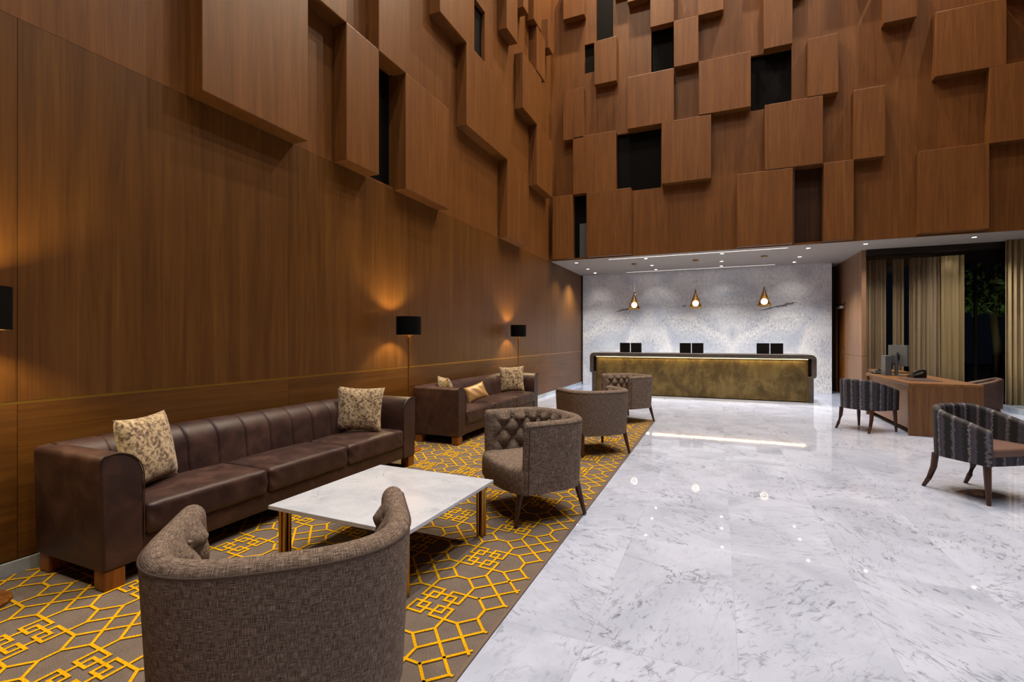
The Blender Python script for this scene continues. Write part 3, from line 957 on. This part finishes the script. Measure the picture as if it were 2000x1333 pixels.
def pillow(label, loc, rot, wd, ht, th, m='pillow', group='cushions on the leather sofas', tip=True):
    def side(s):
        def fn(u, v):
            a, b = 2 * u - 1, 2 * v - 1
            x = wd / 2 * a * (1 - .09 * (1 - b * b) * abs(a) ** 3)
            z = ht / 2 * b * (1 - .09 * (1 - a * a) * abs(b) ** 3)
            t = th / 2 * max(0, (1 - a ** 4) * (1 - b ** 4)) ** .5 * (.75 + .25 * (1 - a * a) * (1 - b * b))
            t += .004 * math.sin(9 * a + 5 * b) * (1 - a * a) * (1 - b * b)
            return (x, s * t, z)
        return fn
    o = MB().grid(side(-1), 20, 20).grid(side(1), 20, 20, flip=True).build('cushion', m, None, True, 80)
    o.location = loc; o.rotation_euler = rot
    return tag(o, label, 'cushion', group)
R = math.radians
pillow('speckled hide cushion leaning in the near corner of the front sofa', (-3.40, 1.94, .668), (R(-12), 0, R(114)), .44, .45, .16)
pillow('speckled hide cushion in the far corner of the front sofa', (-3.36, 3.90, .662), (R(-14), R(2), R(26)), .48, .46, .15)
pillow('pale speckled cushion at the far end of the back sofa', (-3.36, 7.84, .662), (R(-12), R(-3), R(18)), .45, .46, .15)
pillow('gold satin lumbar cushion on the back sofa, beside its near arm', (-3.30, 6.36, .585), (R(-24), R(-16), R(52)), .34, .25, .12, 'pillow_gold')
pillow('speckled cushion mostly hidden behind the near arm of the back sofa', (-3.42, 5.72, .66), (R(-16), 0, R(140)), .42, .42, .14)

# ------------------------------------------------------------------ tufted tub chairs
def ucurve(a, b, n, front, N=200):
    pts = [(a, front + (0 - front) * i / 20) for i in range(20)]
    for i in range(121):
        th = PI * i / 120
        c, s = math.cos(th), math.sin(th)
        pts.append((a * math.copysign(abs(c) ** (2 / n), c), -b * abs(s) ** (2 / n)))
    pts += [(-a, front * (i + 1) / 20) for i in range(20)]
    P = np.array(pts)
    seg = np.hypot(*(P[1:] - P[:-1]).T)
    S = np.concatenate([[0], np.cumsum(seg)])
    q = np.linspace(0, S[-1], N + 1)
    X, Y = np.interp(q, S, P[:, 0]), np.interp(q, S, P[:, 1])
    T = np.stack([np.gradient(X), np.gradient(Y)], 1)
    T /= np.linalg.norm(T, axis=1)[:, None]
    Nn = np.stack([-T[:, 1], T[:, 0]], 1)     # curve runs clockwise seen from above: this points outward
    cen = np.array([0, 0.0])
    if ((np.stack([X, Y], 1) - cen) * Nn).sum() < 0: Nn = -Nn
    return X, Y, T, Nn, q, S[-1]

def shell(P, th, ztop, zbot, zin, taper, tuft=None, cap=.05, flare=0.0):
    X, Y, T, Nn, q, L = P
    N = len(X) - 1
    r = th / 2
    # stations: rounded cap, body, rounded cap
    st = []
    kc = 5
    for i in range(kc):
        a = PI / 2 * i / kc
        st.append((0, r * math.cos(a) * -1, max(.02, math.sin(a))))
    for i in range(N + 1): st.append((i, 0, 1.0))
    for i in range(kc - 1, -1, -1):
        a = PI / 2 * i / kc
        st.append((N, r * math.cos(a), max(.02, math.sin(a))))
    secs, uvs = [], []
    nin = 30
    for (i, ext, sc) in st:
        p = np.array([X[i], Y[i]]) + T[i] * ext
        n = Nn[i]
        zt = ztop(q[i] / L)
        if ext: zt -= cap * (1 - sc)
        sec, uv = [], []
        def put(off, z, w_):
            off = -r + (off + r) * sc
            k = taper * (zt - z)
            pt = p + n * (off - k + flare * 0)
            sec.append((pt[0], pt[1], z)); uv.append((q[i] + ext, w_))
        for k in range(7):
            z = zbot + (zt - r - zbot) * k / 6
            put(0, z, z)
        for k in range(1, 8):
            a = PI * k / 8
            put(-r + r * math.cos(a), zt - r + r * math.sin(a), zt + k * .012)
        for k in range(nin + 1):
            z = zt - r - (zt - r - zin) * k / nin
            d = 0
            if tuft and sc > .99:
                d = tuft(q[i], z, q[i] / L) * min(1, (k + 1) / 4)
            put(-th - d, z, zt + .1 + k * .0145)
        secs.append(sec); uvs.append(uv)
    m = len(secs[0])
    vs = [p for s in secs for p in s]
    uv = [p for s in uvs for p in s]
    fs = []
    for i in range(len(secs) - 1):
        for j in range(m - 1):
            fs.append((i * m + j, (i + 1) * m + j, (i + 1) * m + j + 1, i * m + j + 1))
    fs.append(tuple(range(m))[::-1] if False else tuple(range(m)))
    fs.append(tuple((len(secs) - 1) * m + j for j in range(m))[::-1])
    return MB().add(vs, fs, uv), secs

def tub_chair(label, loc, rz):
    t = thing('tub_chair', label, 'armchair', loc, rz, 'tufted tub chairs on the carpet')
    P = ucurve(.40, .34, 2.7, .24)
    X, Y, T, Nn, q, L = P
    w_, hgt = .082, .09
    def tuft(s, z, f):
        p = (s - L / 2) / w_ + (z - .70) / hgt
        r_ = (s - L / 2) / w_ - (z - .70) / hgt
        e = min(1, max(0, min(f, 1 - f) / .05))
        return .042 * (abs(math.sin(PI * p / 2)) * abs(math.sin(PI * r_ / 2))) ** .6 * e - .004 * e
    ztop = lambda f: .765
    mb, secs = shell(P, .085, ztop, .235, .37, .05, tuft, cap=.035)
    mb.build('shell', 'tweed', t, True, 70)
    # piping round the outer top edge and down the wing fronts
    e = [(s[6][0], s[6][1], s[6][2] + .012) for s in secs]
    MB().tube(e, .0035, 6).build('piping', 'piping', t, True)
    for k in (4, len(secs) - 5):     # welt down each wing front
        MB().tube([(p[0], p[1] + .002, p[2]) for p in secs[k][:7]], .004, 6).build('wing_welt', 'piping', t, True)
    # buttons where the creases cross
    bm_ = MB()
    for row in range(4):
        z = .70 - row * hgt
        k0 = -10 + (row % 2)
        for k in range(k0, 12, 2):
            s = L / 2 + k * w_
            if s < .10 or s > L - .10: continue
            i = int(round(s / L * (len(X) - 1)))
            off = .085 + .05 * (.765 - z) + .004
            c = Vector((X[i] - Nn[i][0] * off, Y[i] - Nn[i][1] * off, z))
            bm_.rbox(c.x - .009, c.x + .009, c.y - .009, c.y + .009, c.z - .009, c.z + .009, .0085, 4)
    ob = bm_.build('buttons', 'tweed', t, True); ob['kind'] = 'stuff'
    # seat with a bowed front
    off = .075
    ring = [(X[i] - Nn[i][0] * off, Y[i] - Nn[i][1] * off) for i in range(0, len(X), 4)]
    ring = [(x * .985, y) for x, y in ring]
    xa = ring[-1][0]
    # front runs from left wing to right wing, bowed
    hwf = .355
    fr = [(-hwf * math.cos(PI * i / 16) if True else 0, .26 + .115 * math.sin(PI * i / 16) ** .8) for i in range(0, 17)]
    out = ring + fr
    zs = [(.235, .97), (.25, 1.0), (.36, 1.0), (.395, .99), (.415, .965), (.425, .92), (.432, .8), (.436, .5)]
    k = len(out)
    vs = [(x * s, .02 + (y - .02) * s, z) for z, s in zs for x, y in out]
    uv = [(x * s + .3, (y * s + z)) for z, s in zs for x, y in out]
    fs = [(j * k + i, j * k + (i + 1) % k, (j + 1) * k + (i + 1) % k, (j + 1) * k + i) for j in range(len(zs) - 1) for i in range(k)]
    fs.append(tuple((len(zs) - 1) * k + i for i in range(k)))
    fs.append(tuple(range(k))[::-1])
    # curve is clockwise from above -> flip
    fs = [f[::-1] for f in fs]
    MB().add(vs, fs, uv).build('seat', 'tweed', t, True, 55)
    for sx in (-1, 1):
        for (ly, dy) in ((.27, .05), (-.22, -.05)):
            MB().tube([(sx * .285, ly, .26), (sx * .318, ly + dy * 1.2, 0.003)], [.027, .014], 10).build('leg', 'wood_leg', t, True)
    return t
tc0 = tub_chair('brown tweed tub chair in the foreground, seen from behind', (-1.34, 1.21, .0068), R(41))
dup(tc0, (-1.38, 3.68, .0068), R(140), 'brown tweed tub chair facing the camera beside the coffee table')
dup(tc0, (-1.40, 5.85, .0068), R(44), 'brown tweed tub chair in the middle, showing its plain back')
dup(tc0, (-1.40, 8.28, .0068), R(140), 'farthest brown tweed tub chair, at the carpet end near reception')

# ------------------------------------------------------------------ barrel chairs
def barrel_chair(name, label, loc, rz, fab, seatm, group, curve_leg=True):
    t = thing(name, label, 'chair', loc, rz, group)
    P = ucurve(.315, .29, 2.5, .25)
    def ztop(f):
        a = abs(2 * f - 1)
        return .775 - .145 * max(0, (a - .28) / .72) ** 1.15
    mb, secs = shell(P, .065, ztop, .325, .40, .03, None, cap=.03)
    mb.build('back_shell', fab, t, True, 70)
    X, Y, T, Nn, q, L = P
    ring = [(X[i] - Nn[i][0] * .05, Y[i] - Nn[i][1] * .05) for i in range(0, len(X), 4)]
    fr = [(-.27 * math.cos(PI * i / 10), .262 + .03 * math.sin(PI * i / 10)) for i in range(11)]
    def slab(zs, sc0):
        out = ring + fr
        k = len(out)
        vs = [(x * s * sc0, y * s * sc0, z) for z, s in zs for x, y in out]
        fs = [(j * k + i, j * k + (i + 1) % k, (j + 1) * k + (i + 1) % k, (j + 1) * k + i)[::-1] for j in range(len(zs) - 1) for i in range(k)]
        fs.append(tuple((len(zs) - 1) * k + i for i in range(k))[::-1]); fs.append(tuple(range(k)))
        return MB().add(vs, fs, [(x * 1.0 + y * .3, z + y) for x, y, z in vs])
    slab([(.325, .98), (.335, 1), (.40, 1)], 1.0).build('seat_rail', fab, t, True, 50)
    slab([(.40, 1), (.445, 1), (.462, .975), (.468, .93), (.474, .6)], .985).build('seat_cushion', seatm, t, True, 60)
    for sx in (-1, 1):
        MB().tube([(sx * .262, .235, .33), (sx * .268, .245, .16), (sx * .272, .255, 0)], [.028, .023, .015], 8).build('leg', 'wood_leg', t, True)
        MB().tube([(sx * .225, -.20, .33), (sx * .228, -.215, .2), (sx * .235, -.25, .09), (sx * .245, -.295, 0)], [.027, .025, .021, .015], 8).build('leg', 'wood_leg', t, True)
    return t
gs = 'striped barrel chairs on the marble floor'
bc0 = barrel_chair('striped_barrel_chair', 'grey and black striped barrel chair facing the wooden desk', (2.06, 8.82, 0), R(-47), 'stripe', 'seat_leather', gs)
dup(bc0, (2.14, 5.56, 0), R(214), 'grey and black striped barrel chair at the right edge of the photo')
barrel_chair('leather_chair', 'brown leather chair behind the right end of the wooden desk', (3.72, 9.75, 0), R(75), 'leather2', 'leather2', None)

# ------------------------------------------------------------------ coffee table
ct = thing('coffee_table', 'square white marble coffee table on brass tube legs', 'table', (-1.965, 2.575, .0068), R(-1))
MB().box(-.50, .50, -.51, .51, .352, .376).build('table_top', 'marble_table', ct, bevel=.003)
MB().box(-.44, .44, -.45, .45, .338, .352).build('under_frame', 'brass_dark', ct)
for sx in (-1, 1):
    for sy in (-1, 1):
        cx, cy = sx * .435, sy * .445
        mb = MB()
        for dx in (-1, 1):
            for dy in (-1, 1):
                mb.tube([(cx + dx * .0165, cy + dy * .0165, 0), (cx + dx * .0165, cy + dy * .0165, .34)], .0125, 12)
        lg = mb.build('leg', 'brass_dark', ct, True)
        MB().box(cx - .012, cx + .012, cy - .012, cy + .012, .001, .339).build('leg_core', 'black_plastic', lg)

# ------------------------------------------------------------------ floor lamps
def floor_lamp(label, loc):
    t = thing('floor_lamp', label, 'floor lamp', loc, 0, 'black drum floor lamps along the wood wall')
    MB().lathe([(.15, 0), (.15, .012), (.14, .02), (.02, .024)], n=36).build('base', 'wood_foot', t, True)
    MB().lathe([(.009, .02), (.010, 1.15), (.014, 1.28), (.024, 1.41), (.024, 1.47)], n=14).build('pole', 'brass', t, True)
    n = 40
    MB().lathe([(.150, 1.42), (.150, 1.645), (.1475, 1.645), (.1475, 1.42), (.150, 1.42)], n=n, cap0=False, cap1=False).build('shade', 'shade_black', t, True)
    MB().lathe([(.147, 1.422), (.147, 1.643)], n=n, cap0=False, cap1=False).build('shade_lining', 'shade_gold', t, True)
    MB().tube([(-.147, 0, 1.455), (.147, 0, 1.455)], .003, 6).tube([(0, -.147, 1.455), (0, .147, 1.455)], .003, 6).build('spider', 'brass', t)
    MB().lathe([(.010, 1.47), (.018, 1.51), (.02, 1.53), (.016, 1.55), (.002, 1.56)], n=16).build('bulb', 'bulb', t, True)
    light('lamp_light', 'POINT', (0, 0, 1.53), 78, C_LAMP, t, shadow_soft_size=.03)
    t.children[-1].parent = t
floor_lamp('black drum floor lamp at the left edge of the photo', (-3.50, 1.17, .0068))
floor_lamp('black drum floor lamp between the two leather sofas', (-3.50, 4.95, .0068))
floor_lamp('black drum floor lamp behind the far end of the back sofa', (-3.55, 8.62, 0))

# ------------------------------------------------------------------ wooden desk on the right
wd = thing('wooden_desk', 'brown wooden concierge desk with panel ends near the curtains', 'desk', (2.91, 9.60, 0))
MB().box(-.41, .41, -1.08, 1.08, .705, .75).build('desk_top', 'wood_desk', wd, bevel=.008)
MB().box(-.41, .41, -1.08, -1.035, 0, .705).build('end_panel', 'wood_desk_end', wd, bevel=.004)
MB().box(-.41, .41, 1.035, 1.08, 0, .705).build('end_panel', 'wood_desk_end', wd, bevel=.004)
MB().box(-.37, -.345, -1.035, 1.035, .08, .705).build('modesty_panel', 'pink_wood', wd)
MB().box(-.05, .35, .55, 1.0, .10, .66).build('drawer_pedestal', 'wood_desk_end', wd, bevel=.003)

z = .75
t = thing('desk_monitor', 'silver-backed monitor on a stand on the wooden desk', 'monitor', (2.83, 10.12, z), R(-75))
MB().box(-.25, .25, -.02, .012, .17, .52).build('housing', 'silver', t, bevel=.006)
MB().box(-.242, .242, .012, .014, .18, .512).build('screen', 'screen', t)
MB().box(-.03, .03, -.05, -.02, .01, .40).build('stand_neck', 'silver', t, bevel=.004)
MB().box(-.06, .06, -.028, -.02, .27, .36).build('bracket', 'black_plastic', t)
MB().box(-.12, .12, -.06, .09, 0, .012).build('stand_base', 'silver', t, bevel=.003)
t = thing('mini_computer', 'slim silver computer box standing beside the monitor on the wooden desk', 'computer', (2.685, 10.22, z), 0)
MB().box(-.045, .045, -.12, .12, .008, .34).build('case', 'silver', t, bevel=.006)
MB().box(-.055, .055, -.13, .13, 0, .008).build('stand_base', 'silver', t)
def phone(label, loc, rz):
    t = thing('desk_phone', label, 'telephone', loc, rz)
    MB().prism([(-.09, 0), (.09, 0), (.09, .03), (-.09, .10)], -.1, .1, 'YZ').build('body', 'black_plastic', t, bevel=.006)
    MB().tube([(-.075, -.085, .115), (-.075, -.03, .125), (-.075, .03, .11), (-.075, .085, .075)], [.024, .016, .016, .024], 10).build('handset', 'black_plastic', t, True)
    MB().box(-.02, .08, -.05, -.04, .085, .093).build('display', 'phone_red', t)
    mb = MB()
    for i in range(3):
        for j in range(4):
            yy = -.02 + j * .026; zz = .076 - (yy + .09) * .39 + .03
            mb.box(-.01 + i * .028, .01 + i * .028, yy, yy + .016, zz - .03, zz + .002)
    mb.build('keys', 'silver', t)['kind'] = 'stuff'
phone('black desk telephone left of the monitor on the wooden desk', (2.68, 10.52, z), R(120))
phone('black desk telephone right of the monitor on the wooden desk', (2.96, 9.74, z), R(100))
t = MB().box(-.19, .19, -.30, .30, 0, .006).build('desk_blotter', 'leather', None, bevel=.002)
t.location = (2.84, 9.25, z)
tag(t, 'dark leather blotter lying on the wooden desk', 'blotter')

cr = thing('credenza', 'low wooden credenza behind the desk, beside the panelled wall', 'cabinet', (3.16, 11.95, 0))
MB().box(-.24, .24, -.40, .40, .70, .74).build('cabinet_top', 'wood_desk', cr, bevel=.004)
MB().box(-.23, .23, -.39, .39, .06, .70).build('body', 'dark_wood', cr)
for s in (-1, 1):
    d = MB().box(-.25, -.231, s * .195 - .19, s * .195 + .19, .08, .68).build('door', 'wood_desk_end', cr, bevel=.003)
    MB().tube([(-.262, s * .04, .34), (-.262, s * .04, .46)], .005, 6).build('handle', 'brass', d)
MB().box(-.20, .20, -.36, .36, 0, .06).build('plinth', 'black_plastic', cr)
